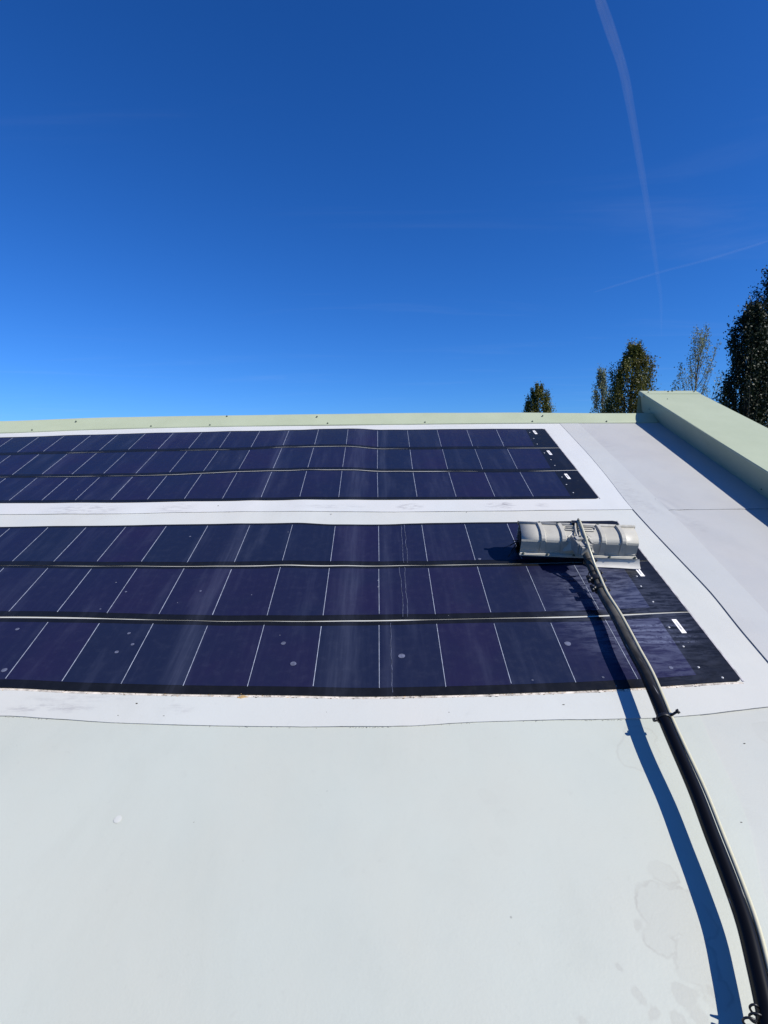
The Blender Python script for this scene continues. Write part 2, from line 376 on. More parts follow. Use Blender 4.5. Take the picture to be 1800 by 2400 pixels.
# ------------------------------------------------------------ building
bld = empty('building', Matrix.Translation((0, 0, 0)), 'low building with white membrane roof, pale green ridge flashing and green verge box', 'building')
roof_parts = []
def rp(o): o.matrix_local = ROOF; roof_parts.append(o); return o
rp(sheet('near_right', lambda v: VSEAM3(v)-.1, lambda v: BOXB(v)+.06, K(-1.2), lambda u: LAP_NEAR(u)+.12, 0.0, .006, 40, 40, parent=bld))
rp(sheet('near', K(UL), VSEAM3, K(-1.2), lambda u: LAP_NEAR(u)+.08, .0018, .0018, 160, 50, parent=bld))
rp(sheet('low', K(UL), lambda v: VSEAM(v)+.06, LAP_NEAR, lambda u: LAP_MID(u)+.06, .0048, .0030, 190, 40, parent=bld))
rp(sheet('up', K(UL), lambda v: VSEAM(v)+.06, LAP_MID, lambda u: FL_BOT(u)+.05, .0078, .0030, 190, 44, parent=bld))
rp(sheet('right', VSEAM2, lambda v: BOXB(v)+.05, lambda u: LAP_NEAR(u)+.0, K(2.84), .0062, .0045, 50, 80, parent=bld))
rp(sheet('right', VSEAM2, lambda v: BOXB(v)+.05, K(2.79), lambda u: FL_BOT(u)+.05, .0088, .0026, 50, 80, parent=bld))
rp(sheet('tape', VSEAM, lambda v: VSEAM2(v)+.012, lambda u: LAP_NEAR(u)+.004, lambda u: FL_BOT(u)+.045, .0096, .0030, 8, 90, parent=bld))
# ridge flashing: folded lip, coved face, roll over the ridge, far leg
mb = MB()
prof = [(0, .0, .008), (1, .0, .0125), (2, .06, .020), (3, .4, .030), (4, .75, .044), (5, 1., .060), (6, 1.06, .0615), (7, 1.3, .045), (8, 2.2, -.06)]
NU = 90
def flP(i, k):
    u = UL + (2.40 - UL) * i / NU; b, tp = FL_BOT(u), FL_TOP(u); _, f, z = prof[k]
    return Vector((u, b + (tp - b) * f, z + .0012 * noise.noise(Vector((u * 2, k, 2)))))
n = mb.add([flP(i, k) for i in range(NU+1) for k in range(len(prof))]); L = len(prof)
for i in range(NU):
    for k in range(L-1): mb.face((n+i*L+k, n+(i+1)*L+k, n+(i+1)*L+k+1, n+i*L+k+1), 0, k not in (0,))
flash = rp(mb.build('ridge_flashing', M['green'], bld))
def dome(r, h, seg=8):
    m = MB(); a = m.add([(r*1.45*math.cos(6.283*k/seg), r*1.45*math.sin(6.283*k/seg), 0) for k in range(seg)])
    b = m.add([(r*1.45*math.cos(6.283*k/seg), r*1.45*math.sin(6.283*k/seg), h*.25) for k in range(seg)])
    c = m.add([(r*math.cos(6.283*k/seg), r*math.sin(6.283*k/seg), h*.3) for k in range(seg)])
    d = m.add([(r*.8*math.cos(6.283*k/seg), r*.8*math.sin(6.283*k/seg), h) for k in range(seg)])
    for x, y in ((a, b), (b, c), (c, d)):
        for k in range(seg): q = (k+1) % seg; m.face((x+k, x+q, y+q, y+k))
    m.face(tuple(d+k for k in range(seg))); return m.mesh('screw')
screw_me = dome(.0052, .008); screw_me.materials.append(M['screw'])
for u, v in [(-2.99,4.391),(-2.679,4.555),(-1.995,4.442),(-1.487,4.464),(-1.368,4.645),(-.564,4.595),(-.462,4.484),(.387,4.466),(1.32,4.445),(1.427,4.54),(1.955,4.417),(-3.9,4.42),(-4.8,4.42)]:
    f = (v + .01 - FL_BOT(u)) / (FL_TOP(u) - FL_BOT(u)); f = max(.1, min(.95, f)); z = .018 + .042 * f
    o = link('screw', screw_me, flash); o.location = (u, FL_BOT(u) + f * (FL_TOP(u) - FL_BOT(u)), z)
# verge box along the right edge
HB = .185; V0, V1 = -1.25, 4.80
LEAN = -.050      # the side leans out a little over the roof
mb = MB()
NVB = 40
def ring(v):
    b = BOXB(v); t = b + LEAN
    return [(b, .004), (t, HB-.012), (t-.006, HB-.010), (t-.006, HB-.001), (t-.003, HB+.002), (b+.455, HB-.004), (b+.457, HB-.05), (b+.457, -.25)]
Lr = len(ring(0))
pts = []
for j in range(NVB+1):
    v = V0 + (V1 - V0) * j / NVB
    for i, (u, z) in enumerate(ring(v)):
        pts.append((u + .002 * noise.noise(Vector((v * 1.7, i, 1))), v, z + (.002 * noise.noise(Vector((v * 1.3, i, 9))) if z > .05 else 0)))
n = mb.add(pts)
for j in range(NVB):
    for i in range(Lr-1): mb.face((n+j*Lr+i+1, n+j*Lr+i, n+(j+1)*Lr+i, n+(j+1)*Lr+i+1))
mb.face(tuple(n+i for i in range(Lr))); mb.face(tuple(n+NVB*Lr+i for i in reversed(range(Lr))))
box = rp(mb.build('verge_box', M['green'], bld))
# end cap folded over the far end of the box
mb = MB()
def capring(v): return [(BOXB(v)+LEAN-.0085, HB-.03), (BOXB(v)+LEAN-.0085, HB+.0015), (BOXB(v)+LEAN-.004, HB+.0055), (BOXB(v)+.458, HB-.0005), (BOXB(v)+.460, HB-.05)]
n = mb.add([(u, v, z) for v in (4.71, 4.812) for u, z in capring(v)] )
for i in range(4): mb.face((n+i+1, n+i, n+5+i, n+6+i))
n2 = mb.add([(u, 4.812, z) for u, z in capring(4.812)] + [(BOXB(4.812)+.460, 4.812, -.3), (BOXB(4.812)-.0085, 4.812, -.3)])
mb.face(tuple(n2+i for i in reversed(range(7))))
n3 = mb.add([(u, 4.71, z) for u, z in capring(4.71)] + [(u, 4.71, z-.004) for u, z in capring(4.71)])
for i in range(4): mb.face((n3+i, n3+i+1, n3+6+i, n3+5+i))
cap = link('end_cap', mb.mesh('end_cap'), box, (M['green'],))
for u, v in [(2.42, 4.755), (2.61, 4.775), (2.655, 4.79), (2.84, 4.765)]:
    o = link('screw', screw_me, box); o.location = (u, v, HB+.004)
for u, v in [(2.49, 4.54)]:
    o = link('screw', screw_me, box); o.location = (u, v, HB+.001); o.scale = (.6, .6, .6)
for v, z in [(4.62, .075), (2.98, .045), (1.4, .07)]:
    o = link('screw', screw_me, box); o.location = (BOXB(v)+LEAN*z/HB-.001, v, z); o.rotation_euler = (0, R_(-105), 0); o.scale = (.7, .7, .5)
# far slope, walls, eaves (only seen from elsewhere)
RW = lambda u, v, w=0: ROOF @ Vector((u, v, w))
ridge = RW(0, 4.75, .02); eave = RW(0, -1.2, 0); far = 2 * ridge.y - eave.y
mb = MB(); mb.quad((UL, ridge.y + .02, ridge.z - .05), (2.8, ridge.y + .02, ridge.z - .05), (2.8, far, eave.z), (UL, far, eave.z))
mb.build('far_roof_slope', M['right'], bld)
mb = MB(); x0, x1, y0, y1 = UL + .15, 2.70, eave.y + .15, far - .15
for ya, yb, xa, xb in ((y0, y0 + .25, x0, x1), (y1 - .25, y1, x0, x1)): mb.box(xa, xb, ya, yb, 0, eave.z - .08)
for xa in (x0, x1 - .25):
    n = mb.add([(xa + d, y, z) for d in (0, .25) for y, z in ((y0 + .251, 0), (y1 - .251, 0), (y1 - .251, eave.z - .1), (ridge.y, ridge.z - .35), (y0 + .251, eave.z - .1))])
    mb.face((n, n+1, n+2, n+3, n+4)); mb.face((n+9, n+8, n+7, n+6, n+5))
    for k in range(5): q = (k+1) % 5; mb.face((n+k, n+5+k, n+5+q, n+q))
mb.build('wall', M['wall'], bld)
mb = MB(); mb.box(UL, 2.85, -1.235, -1.205, -.20, .03); rp(mb.build('eave_trim', M['white_trim'], bld))

# ------------------------------------------------------------ solar strips
def gap(u, k): return .0026 + .0036 * smooth(noise.noise(Vector((u * 1.7, k * 3.3, 2.2))) + .25 * noise.noise(Vector((u * 7, k, 5))), -.45, .5)
STRIPS = [  # bottom edge, top edge, line polynomials bottom / top, first measured line, sticker, rivets
 (lambda u: GAP12(u)+gap(u,1), UP_TOP, (-.0252,.24836,-.000463,-.0001502), (-.0270,.25129,.000085,-.0001035), -12, (1.278,4.222), [(1.235,4.223),(1.228,4.07),(1.221,3.94)], 'farthest dark solar strip, uppermost of the six, right under the green ridge flashing'),
 (lambda u: GAP23(u)+gap(u,2), lambda u: GAP12(u)-gap(u,1), (-.0275,.24665,-.000161,-.0001367), (-.0271,.24872,.000161,-.0000982), -11, (1.261,3.746), [(1.222,3.743),(1.232,3.607),(1.226,3.492)], 'dark solar strip in the middle of the far array by the ridge'),
 (UP_BOT, lambda u: GAP23(u)-gap(u,2), (-.0237,.24549,-.000216,-.0001570), (-.0280,.24668,.000067,-.0001167), -10, (1.254,3.298), [(1.214,3.288),(1.206,3.167),(1.21,3.043)], 'dark solar strip lowest in the far array, above the wide white gap'),
 (lambda u: GAP45(u)+gap(u,3), LOW_TOP, (-.0179,.24337,-.000500,-.0002207), (-.0200,.24488,-.000234,-.0001874), -8, (1.245,2.52), [(1.21,2.52),(1.20,2.36)], 'dark solar strip partly covered by the cleaning brush head'),
 (lambda u: GAP56(u)+gap(u,4), lambda u: GAP45(u)-gap(u,3), (-.0178,.24204,-.000175,-.0002122), (-.0194,.24335,-.000017,-.0001663), -7, (1.236,2.148), [(1.207,2.105),(1.191,2.024),(1.193,1.906)], 'wet dark solar strip just below the brush head, middle of the near array'),
 (LOW_BOT, lambda u: GAP56(u)-gap(u,4), (-.0183,.24035,-.000090,-.0002486), (-.0188,.24197,-.000092,-.0001922), -6, (1.224,1.739), [(1.180,1.733),(1.180,1.617),(1.179,1.503),(1.238,1.449)], 'nearest dark solar strip, largest in view, with dirt along its lower edge'),
]
def line_u(c, k, k0):
    f = lambda x: c[0] + c[1]*x + c[2]*x*x + c[3]*x**3
    if k >= k0: return f(k)
    d = f(k0+1) - f(k0); return f(k0) + (k - k0) * d
URIGHT = lambda v: 1.30 + (v - 1.43) * .028
rivet_me = dome(.0030, .0022, 7); rivet_me.name = 'rivet'; rivet_me.materials.append(M['rivet'])
PZ = .0105       # top of the laminate above the roof datum (sheets reach .0078)
UB = lambda u, v: bumpz(u, v)
for si, (vB, vT, cb, ct, k0, st, rv, lab) in enumerate(STRIPS):
    kL = -17
    uleft = line_u(cb, kL, k0) - .10
    c0 = Vector((URIGHT(vB(1.3)), vB(1.3), 0))
    root = empty('solar_panel', ROOF @ Matrix.Translation(c0), lab, 'solar panel', 'flexible solar strips bonded to the white roof')
    loc = -c0
    z0 = PZ if si < 3 else PZ - .0025
    def Pb(s, t):
        u = uleft + (URIGHT(vB(1.3) + .4*t) - uleft) * s; v = vB(u) + (vT(u) - vB(u)) * t
        r = .022                        # rounded right-hand corners
        if s > .99:
            e = 1 - (1 - t if t > .5 else t) * .4 / r
            if e > 0 and (si in (0, 3) and t > .5 or si in (2, 5) and t <= .5): u -= r * (1 - math.sqrt(max(0, 1 - min(1, e)**2)))
        edge = .0012 * (1 if min(t, 1-t) < .04 else 0) * max(0, noise.noise(Vector((u*5, si, 3))))
        return Vector((u, v, z0 + UB(u, v) + edge))
    mb = MB(); TT = [0, .015, .04, .2, .4, .6, .8, .96, .985, 1]; nU = 150
    def Pg(s, t):
        return Pb(s, TT[int(round(t * (len(TT)-1)))])
    mb.slab(Pg, nU, len(TT)-1, .0045, 0, 0)
    mb.build('backing_sheet', M['back'], root, loc)
    insB, insT = (.040, .028) if si == 5 else (.034, .022)
    for k in range(kL, 5):
        mb = MB()
        a0, a1 = line_u(cb, k, k0), line_u(cb, k+1, k0); b0, b1 = line_u(ct, k, k0), line_u(ct, k+1, k0)
        def Pc(s, t):
            g = .0008
            u = (a0 + g + (a1 - a0 - 2*g) * s) * (1 - t) + (b0 + g + (b1 - b0 - 2*g) * s) * t
            lo, hi = vB(u) + insB, vT(u) - insT; v = lo + (hi - lo) * t
            return Vector((u, v, z0 + .0006 + UB(u, v)))
        mb.slab(Pc, 6, 3, .0008, 0, 0)
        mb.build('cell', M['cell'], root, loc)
        if k > kL:
            mb = MB(); wd = .0009 + .0003 * random.random(); e0 = random.uniform(.0, .025); e1 = 1 - random.uniform(0, .03)
            def Pl(s, t):
                t = e0 + (e1 - e0) * t
                u = a0 * (1 - t) + b0 * t + (s - .5) * 2 * wd; lo, hi = vB(u) + insB - .004, vT(u) - insT + .004; v = lo + (hi - lo) * t
                return Vector((u, v, z0 + .0014 + UB(u, v)))
            mb.slab(Pl, 1, 4, .0006, 0, 0)
            mb.build('busbar', M['bus'], root, loc)
    # sticker with a small printed line
    mb = MB(); su, sv = st; ang = .05
    def Ps(s, t): u = su + (s-.5)*.020; v = sv + (t-.5)*.088; return Vector((u, v, z0 + .0009 + UB(u, v)))
    mb.slab(Ps, 1, 3, .0006, 0, 0); sk = mb.build('label_sticker', M['sticker'], root, loc)
    mb = MB()
    for q in range(9):
        w_ = random.uniform(.0015, .004); q0 = -.022 + q * .0052
        mb.box(su - .0035, su + .0035, sv + q0, sv + q0 + w_, z0 + .0010 + UB(su, sv), z0 + .0014 + UB(su, sv))
    mb.build('print', M['print'], sk)
    for u, v in rv:
        o = link('rivet', rivet_me, root); o.location = Vector((u, v, z0 + UB(u, v))) + loc
    # white sealed rim at the right-hand end, creases, residue spots
    mb = MB()
    def Pr(s, t): v0 = vB(1.3) + (vT(1.3) - vB(1.3)) * t; u = URIGHT(vB(1.3) + .4*t) + .0015 + s * .006; return Vector((u, v0, z0 - .001 + UB(u, v0)))
    mb.slab(Pr, 1, 8, .004, 0, 0); mb.build('edge_seal', M['sealedge'], root, loc)
    if si >= 3:
        for du in ((.045, .066) if si < 5 else (.028,)):
            uu = {3: .060, 4: .040, 5: 0}[si] + du; mb = MB()
            def Pk(s, t):
                v = vB(uu) + .015 + (vT(uu) - vB(uu) - .03) * t; u = uu + .006 * noise.noise(Vector((v * 9, uu * 50, 1))) + .003 * noise.noise(Vector((v * 40, uu * 50, 1))) + (s-.5) * .0022
                return Vector((u, v, z0 + .0018 + UB(u, v)))
            mb.slab(Pk, 1, 40, .0006, 0, 0); mb.build('crease', M['crack'], root, loc)
    spots = {5: [(-.403,1.67,.010),(-.347,1.553,.012),(-1.537,1.784,.008),(-1.442,1.543,.011),(-1.053,1.745,.007),(-1.01,1.676,.007),(-1.055,1.633,.008),(.069,1.586,.013),(.731,1.641,.013),(1.074,1.502,.008),(.541,1.448,.004),(.803,1.458,.005)],
             4: [(-1.188,2.038,.005),(-.843,2.035,.005),(-1.247,1.91,.004),(-.6,2.0,.003)], 3: [(-1.053,2.552,.006),(.488,2.278,.008)], 0: [(.959,3.982,.008)]}.get(si, [])
    for (u, v, r) in spots:
        mb = MB(); nn = 12
        c = mb.add([(u, v, z0 + .0024 + UB(u, v))] + [(u + r*(1+.25*noise.noise(Vector((k*.9, u*9, v*9))))*math.cos(6.283*k/nn), v + r*.95*math.sin(6.283*k/nn), z0 + .0016 + UB(u, v)) for k in range(nn)])
        for k in range(nn): mb.face((c, c+1+k, c+1+(k+1) % nn), 0, True)
        mb.build('residue_spot', M['residue'], root, loc)

# dirt and old sealant caught along the lower edge of the near array, on the roof
mb = MB(); 
def chip(mb, u, v, z, r, h, mi):
    nn = 6; a = random.uniform(0, 6); st_ = random.uniform(1, 2.8)
    n = mb.add([(u + r*st_*math.cos(a+6.283*k/nn)*random.uniform(.6, 1.2)*1.0, v + r*.6*math.sin(a+6.283*k/nn), z) for k in range(nn)] + [(u, v, z+h)])
    for k in range(nn): mb.face((n+k, n+(k+1) % nn, n+6), mi, True)
for i in range(620):
    u = random.uniform(-2.2, 1.28)
    if noise.noise(Vector((u*5, 2, 2))) < -.25 and random.random() < .8: continue
    v = LOW_BOT(u) - random.uniform(.001, .010); r = random.choice((.0012, .0018, .0025, .0035))
    chip(mb, u, v, .0046 + UB(u, v), r, random.uniform(.001, .003), random.choice((0, 0, 1, 2)))
for i in range(26): 
    u = random.gauss(-.506, .006); v = LOW_BOT(u) - .008 + random.gauss(0, .003); chip(mb, u, v, .0046 + UB(u, v), .004, .005, 2)
for (ua, ub, cn) in ((-1.33, -1.15, 26), (-.12, .02, 40), (.66, .80, 30), (-.6, .6, 30)):
    for i in range(cn):
        u = random.uniform(ua, ub); v = LAP_NEAR(u) - random.uniform(.0, .004); chip(mb, u, v, .0015 + UB(u, v), random.uniform(.0008, .002), .0012, 0)
for u, v, q, k in ((-.872,1.372,.0042,0),(-.915,1.32,.002,0),(-.757,1.315,.002,0),(.983,.913,.0032,0),(-.54,.94,.0022,0),(1.15,1.17,.0025,0),(1.21,1.05,.002,1),(.22,1.31,.002,0),(-.2,1.32,.0018,0),(.62,1.335,.003,0),(-1.0,3.0-.07,.004,0),(.5,2.80,.003,0),(-.3,2.80,.003,1)):
    chip(mb, u, v, (.0012 if v < 1.25 else .0052 if v < 2.7 else .008) + UB(u, v), q, q*.8, k)
o = rp(mb.build('edge_dirt', (simple('dirt_dark', (.035, .03, .025), .9, .1), simple('dirt_brown', (.13, .09, .055), .9, .1), simple('sealant_tan', (.42, .28, .13), .8, .2)), bld)); o['kind'] = 'stuff'
mb = MB()
def Pw(s, t): u = UL + (1.30 - UL) * s; v = LOW_BOT(u) - .0095 + .0085 * t; return Vector((u, v, .0056 + UB(u, v)))
mb.slab(Pw, 150, 1, .002, 0, 0); ps_ = MB(); pn = ps_.add([(-.757, .95, .0026)] + [(-.757 + .011*math.cos(k*.6283), .95 + .011*math.sin(k*.6283)*(1.2 if k < 5 else .9), .0016) for k in range(10)])
for k in range(10): ps_.face((pn, pn+1+k, pn+1+(k+1) % 10), 0, True)
rp(ps_.build('pale_blister', M['low'], bld)); rp(mb.build('sealant_bead', simple('old_sealant', (.50, .45, .39), .7, .2, .45, 35), bld))

# ------------------------------------------------------------ brush on pole
def dusty(name, base, dust, lo, hi, rough, amp):
    t = NT(name); u, v = t.uv(); a, _ = t.noise(55, 4, .65, stretch=(1, .12, 1)); b, _ = t.noise(18, 4, .6)
    k = t.math('MULTIPLY', t.ramp(v, lo, hi), t.ramp(t.math('ADD', t.math('MULTIPLY', a, .6), t.math('MULTIPLY', b, .4)), .38, .62, .12, amp))
    c = t.mix(k, base, dust)
    sc_, _ = t.noise(90, 2, .5, stretch=(1, .09, 1)); c = t.mix(t.ramp(sc_, .70, .76, 0, .5), c, (.35, .35, .36))
    return t.pbr(c, t.math('ADD', rough, t.math('MULTIPLY', k, .45)), .22, t.bump(b, .05, .002))
M['pole'] = dusty('black_pole', (.004, .004, .0045), (.30, .28, .24), 1.15, 1.85, .30, .30)
M['blackp'] = simple('black_plastic', (.012, .012, .013), .4, .5)
M['plastic'] = simple('grey_plastic', (0.405, 0.387, 0.338), .45, .5, .10, 9, .05)
M['plastic_dk'] = simple('worn_grey_plastic', (0.306, 0.297, 0.270), .5, .5, .18, 30, .05)
M['bristle'] = simple('black_bristle', (.010, .010, .011), .7, .3)
M['flap'] = simple('white_rubber_flap', (0.612, 0.585, 0.531), .5, .4, .05, 40)
def hose_mat():
    t = NT('clear_hose'); f, _ = t.noise(60, 3)
    return t.pbr(t.mix(f, (.50, .48, .33), (.60, .56, .42)), .35, .5, Subsurface_Weight=.0, Transmission_Weight=.12)
M['hose'] = hose_mat()
M['steel'] = simple('steel_bolt', (.45, .44, .42), .35, .5, .1, Metallic=.8)
M['rust'] = simple('red_bolt', (.20, .05, .03), .5)

TIL = R_(-6.0)
BC = Vector((.955, 2.225, 0))
brush = empty('cleaning_brush', ROOF @ Matrix.Translation(BC), 'grey brush head on a long bent black pole with clear hose, lying across wet panels', 'cleaning brush')
BM = Matrix.Rotation(TIL, 4, 'Z')       # brush-head frame: x along the head, y away from the camera, z up; children verts in this frame
def bpart(mb, name, mats, parent=None):
    o = mb.build(name, mats, parent or brush)
    if parent is None: o.matrix_local = BM
    return o
PR = [(-.014, .058), (-.013, .063), (0, .065), (-.003, .095), (-.007, .128), (-.004, .138), (.008, .150), (.026, .161), (.048, .168), (.074, .1715), (.099, .170)]
HL = .276
def prof_at(y):
    for (a, b), (c, d) in zip(PR[2:], PR[3:]):
        if a <= y <= c: return b + (d-b) * (y-a) / (c-a)
    return PR[-1][1]
mb = MB(); TH = .004; back = [(.112, .160), (.128, .13), (.134, .07)]
outer = PR + back
inner = [(y + (.004 if y < .012 else 0 if y < .105 else -.004), z - TH) for y, z in outer]
XS = [-HL, -.2, -.1, 0, .1, .2, HL]
n = mb.add([(x, y, z) for x in XS for y, z in outer]); L = len(outer)
for i in range(len(XS)-1):
    for k in range(L-1): mb.face((n+i*L+k+1, n+i*L+k, n+(i+1)*L+k, n+(i+1)*L+k+1), 0, 5 <= k <= 9)
n2 = mb.add([(x, y, z) for x in XS for y, z in inner])
for i in range(len(XS)-1):
    for k in range(L-1): mb.face((n2+i*L+k, n2+i*L+k+1, n2+(i+1)*L+k+1, n2+(i+1)*L+k))
for i, x in ((0, -HL), (len(XS)-1, HL)):
    for k in range(L-1):
        q = (n+i*L+k, n+i*L+k+1, n2+i*L+k+1, n2+i*L+k); mb.face(q if i == 0 else q[::-1])
cover = bpart(mb, 'cover', M['plastic'])
# moulded ribs: broad bands with a raised rim on the right
for x in (-.181, -.083, .103, .198):
    mb = MB()
    ps = [(y, z) for y, z in PR[2:]]
    def rib(x0, x1, h, drop):
        n = mb.add([(xx + (.010 * (1 - smooth(y, -.007, .1))), y - (.003 if y < .03 else 0), z + hh) for xx, hh in ((x0, 0), (x0 + .003, h), (x1 - .006, h), (x1, 0)) for y, z in ps]); L = len(ps)
        for i in range(3):
            for k in range(L-1): mb.face((n+i*L+k+1, n+i*L+k, n+(i+1)*L+k, n+(i+1)*L+k+1), 0, False)
        for k in (0, L-1):
            q = (n+k, n+L+k, n+2*L+k, n+3*L+k); mb.face(q if k else q[::-1])
    rib(x - .013, x + .013, .0105, 0)
    bpart(mb, 'rib', M['plastic'], cover)
# shallow frames round each field: lip along the lower edge
for xa, xb in ((-.268, -.2), (-.166, -.098), (.118, .184), (.213, .27)):
    mb = MB(); mb.tube([(xa, -.0005, .074), (xb, -.0005, .074)], .0028, 6); bpart(mb, 'lip', M['plastic'], cover)
# top rail
mb = MB(); mb.tube([(-HL-.006, .101, .172), (HL+.006, .101, .172)], .0085, 12); rail = bpart(mb, 'top_rail', M['plastic_dk'])
mb = MB(); mb.tube([(-HL-.0095, .101, .172), (-HL-.0055, .101, .172)], .0105, 12); bpart(mb, 'rail_plug', M['blackp'], rail)
# lower rail with bolts
mb = MB(); mb.box(-HL-.004, HL+.004, -.018, -.002, .053, .0595); lr = bpart(mb, 'lower_rail', M['plastic'])
bolt_me = dome(.0045, .006, 8); bolt_me.name = 'bolt'; bolt_me.materials.append(M['screw'])
for x in (-.262, -.146, -.02, .15, .268):
    o = link('bolt', bolt_me, cover); o.location = (x, -.0135, .063); o.rotation_euler = (R_(70), 0, 0)
for x in (-.181, -.09, .103, .198): o = link('bolt', bolt_me, cover); o.location = (x, .099, .179)
# grip slot outline between the middle ribs
mb = MB(); z_ = lambda y: prof_at(y) + .004
loop = [(-.058, .078), (-.070, .070), (-.072, .058), (-.062, .047), (0, .045), (.072, .045), (.082, .055), (.082, .068), (.072, .078), (0, .080), (-.058, .078)]
mb.tube([(x, y, z_(y)) for x, y in loop], .0032, 6, caps=False); mb.tube([(-.06, .062, z_(.062)), (.07, .062, z_(.062))], .0022, 6); bpart(mb, 'grip_slot', M['plastic'], cover)
# end plate at left and bristles
mb = MB()
for x in (-HL+.006, HL-.010):
    n = mb.add([(x + d, y, z) for d in (0, .004) for y, z in [(.004, .062)] + [(y+.004, z-.004) for y, z in PR[3:]] + [(.130, .065)]]); L = len(PR[3:]) + 2
    mb.face(tuple(n+k for k in range(L))); mb.face(tuple(n+L+k for k in reversed(range(L))))
bpart(mb, 'end_plate', M['blackp'])
mb = MB()
for i in range(3400):
    x = random.uniform(-HL-.004, HL); a = random.uniform(-2.75, -.35); c = Vector((x, .064, .098)); d = Vector((random.gauss(0, .12), math.cos(a), math.sin(a)))
    ln = random.uniform(.06, .088)
    if random.random() < .06 and x < -.25: d.x -= random.uniform(.3, .8); ln *= 1.15
    e = c + d * ln
    if e.z < .0125: e.z = .0125 + random.uniform(0, .002)
    if e.y < .006: e.y = .006
    p = Vector((d.y, -d.z, d.x)).cross(d).normalized() * .0018; s0 = c + d * .02
    n = mb.add([s0 - p, s0 + p, e + p * .6, e - p * .6]); mb.face((n, n+1, n+2, n+3))
mb.tube([(-HL, .064, .100), (HL, .064, .100)], .040, 14)
br = bpart(mb, 'bristle', M['bristle']); br['kind'] = 'stuff'
# splash flap, lower right
mb = MB()
def Pf(s, t):
    x = .050 + (.292 - .050) * s; sag = math.sin(s*math.pi*1.0)
    y = -.014 - .004 * t - .004 * s * t - .014*t*t*t; z = .042 * (1-t)**1.1 + .0135 + .002 * sag * t + .0035 * max(0, s-.9)*10*t
    return Vector((x + .006 * t * s, y, z - .0))
mb.slab(Pf, 16, 6, .0018, 0, 0); bpart(mb, 'splash_flap', M['flap'])
# bracket: socket block, two cheeks, strap to the rail
JX = .004
mb = MB()
Rz = Matrix.Translation((JX, -.050, .140)) @ Matrix.Rotation(R_(11), 4, 'Z')
mb.box(-.029, .029, -.034, .044, -.028, .022, 0, Rz); mb.box(-.032, .032, .008, .038, .0225, .034, 0, Rz); mb.box(-.024, .024, -.046, -.0345, -.022, .017, 0, Rz)
mb.box(-.038, -.0295, -.022, .062, -.034, .028, 0, Rz); mb.box(.0295, .038, -.022, .062, -.034, .028, 0, Rz)
brk = bpart(mb, 'bracket', M['plastic_dk'])
mb = MB()   # spreading web in front of the cover
for sgn in (-1, 1):
    a = [(JX + sgn*.022, -.035, .154), (JX + sgn*.022, -.035, .115), (JX*.2 + sgn*.075, -.006, .085), (JX*.2 + sgn*.055, .012, .156), (JX*.2 + sgn*.03, .034, .168)]
    n = mb.add(a + [(x, y-.004, z-.004) for x, y, z in a]); 
    mb.face(tuple(n+k for k in range(5))); mb.face(tuple(n+5+k for k in reversed(range(5))))
    for k in range(5): q = (k+1) % 5; mb.face((n+k, n+q, n+5+q, n+5+k))
bpart(mb, 'web', M['plastic'], brk)
mb = MB(); mb.tube([(JX+.004, -.05, .162), (JX+.003, .0, .172), (JX+.003, .05, .182), (JX+.003, .098, .187), (JX+.003, .106, .197)], .0065, 8); mb.tube([(JX-.018, -.02, .162), (JX-.022, .02, .172), (JX-.018, .06, .180), (JX-.010, .098, .185)], .005, 8)
bpart(mb, 'strap', M['plastic'], brk)
mb = MB(); mb.tube([(JX+.003, .098, .182), (JX+.003, .106, .206)], lambda t: .0065 - .003*t, 8); mb.box(JX-.026, JX+.020, .088, .114, .177, .190); bpart(mb, 'rail_clamp', M['blackp'], brk)
for p in ((JX-.006, -.080, .152), (JX+.018, -.026, .171), (JX-.012, -.022, .171)):
    o = link('bolt', bolt_me, brk); o.location = p; o.scale = (1.3, 1.3, 1.3)
# pole (roof frame)
ZP = Curve([(-1.2,.075),(.3,.058),(.55,.0585),(.85,.064),(1.2,.076),(1.55,.076),(1.86,.066),(2.0,.078),(2.08,.095),(2.2,.135)])
raw = [(.742,.446),(.760,.491),(.784,.558),(.812,.645),(.832,.743),(.850,.849),(.872,.972),(.890,1.115),(.902,1.207),(.916,1.296),(.933,1.424),(.939,1.543),(.946,1.633),(.956,1.761),(.959,1.89),(.974,2.018),(.989,2.143),(1.008,2.262)]
P3 = []
for u, v in raw:
    z = ZP(v)
    for _ in range(4): z = ZP(v * (1.45-z)/1.395)
    k = (1.45-z)/1.395; P3.append(Vector((u*k, v*k, z)))
P3 = [Vector((.40, -.75, .085)), Vector((.52, -.35, .072)), Vector((.62, -.02, .064)), Vector((.695, .25, .060))] + P3
path = spline(P3, 220)
iv = min(range(len(path)), key=lambda i: abs(path[i].y - 1.93))
PL = -BC
mb = MB(); mb.tube(path[:iv+1], .0188, 20); bot = mb.build('pole', M['pole'], brush, PL)
mb = MB(); mb.tube(path[iv-2:], .0165, 20); mb.build('pole', M['pole'], brush, PL)
def at(v):
    i = min(range(1, len(path)-1), key=lambda i: abs(path[i].y - v)); t = (path[i+1]-path[i-1]).normalized(); r = t.cross(Vector((0, 0, 1))).normalized()
    return path[i], t, r, r.cross(t)
def ring(v, r, w, name, mat, seg=16):
    p, t, _, _ = at(v); m_ = MB(); m_.tube([p - t*w, p - t*w*.6, p + t*w*.6, p + t*w], lambda x: r if .1 < x < .9 else r-.0015, seg); return m_.build(name, mat, brush, PL)
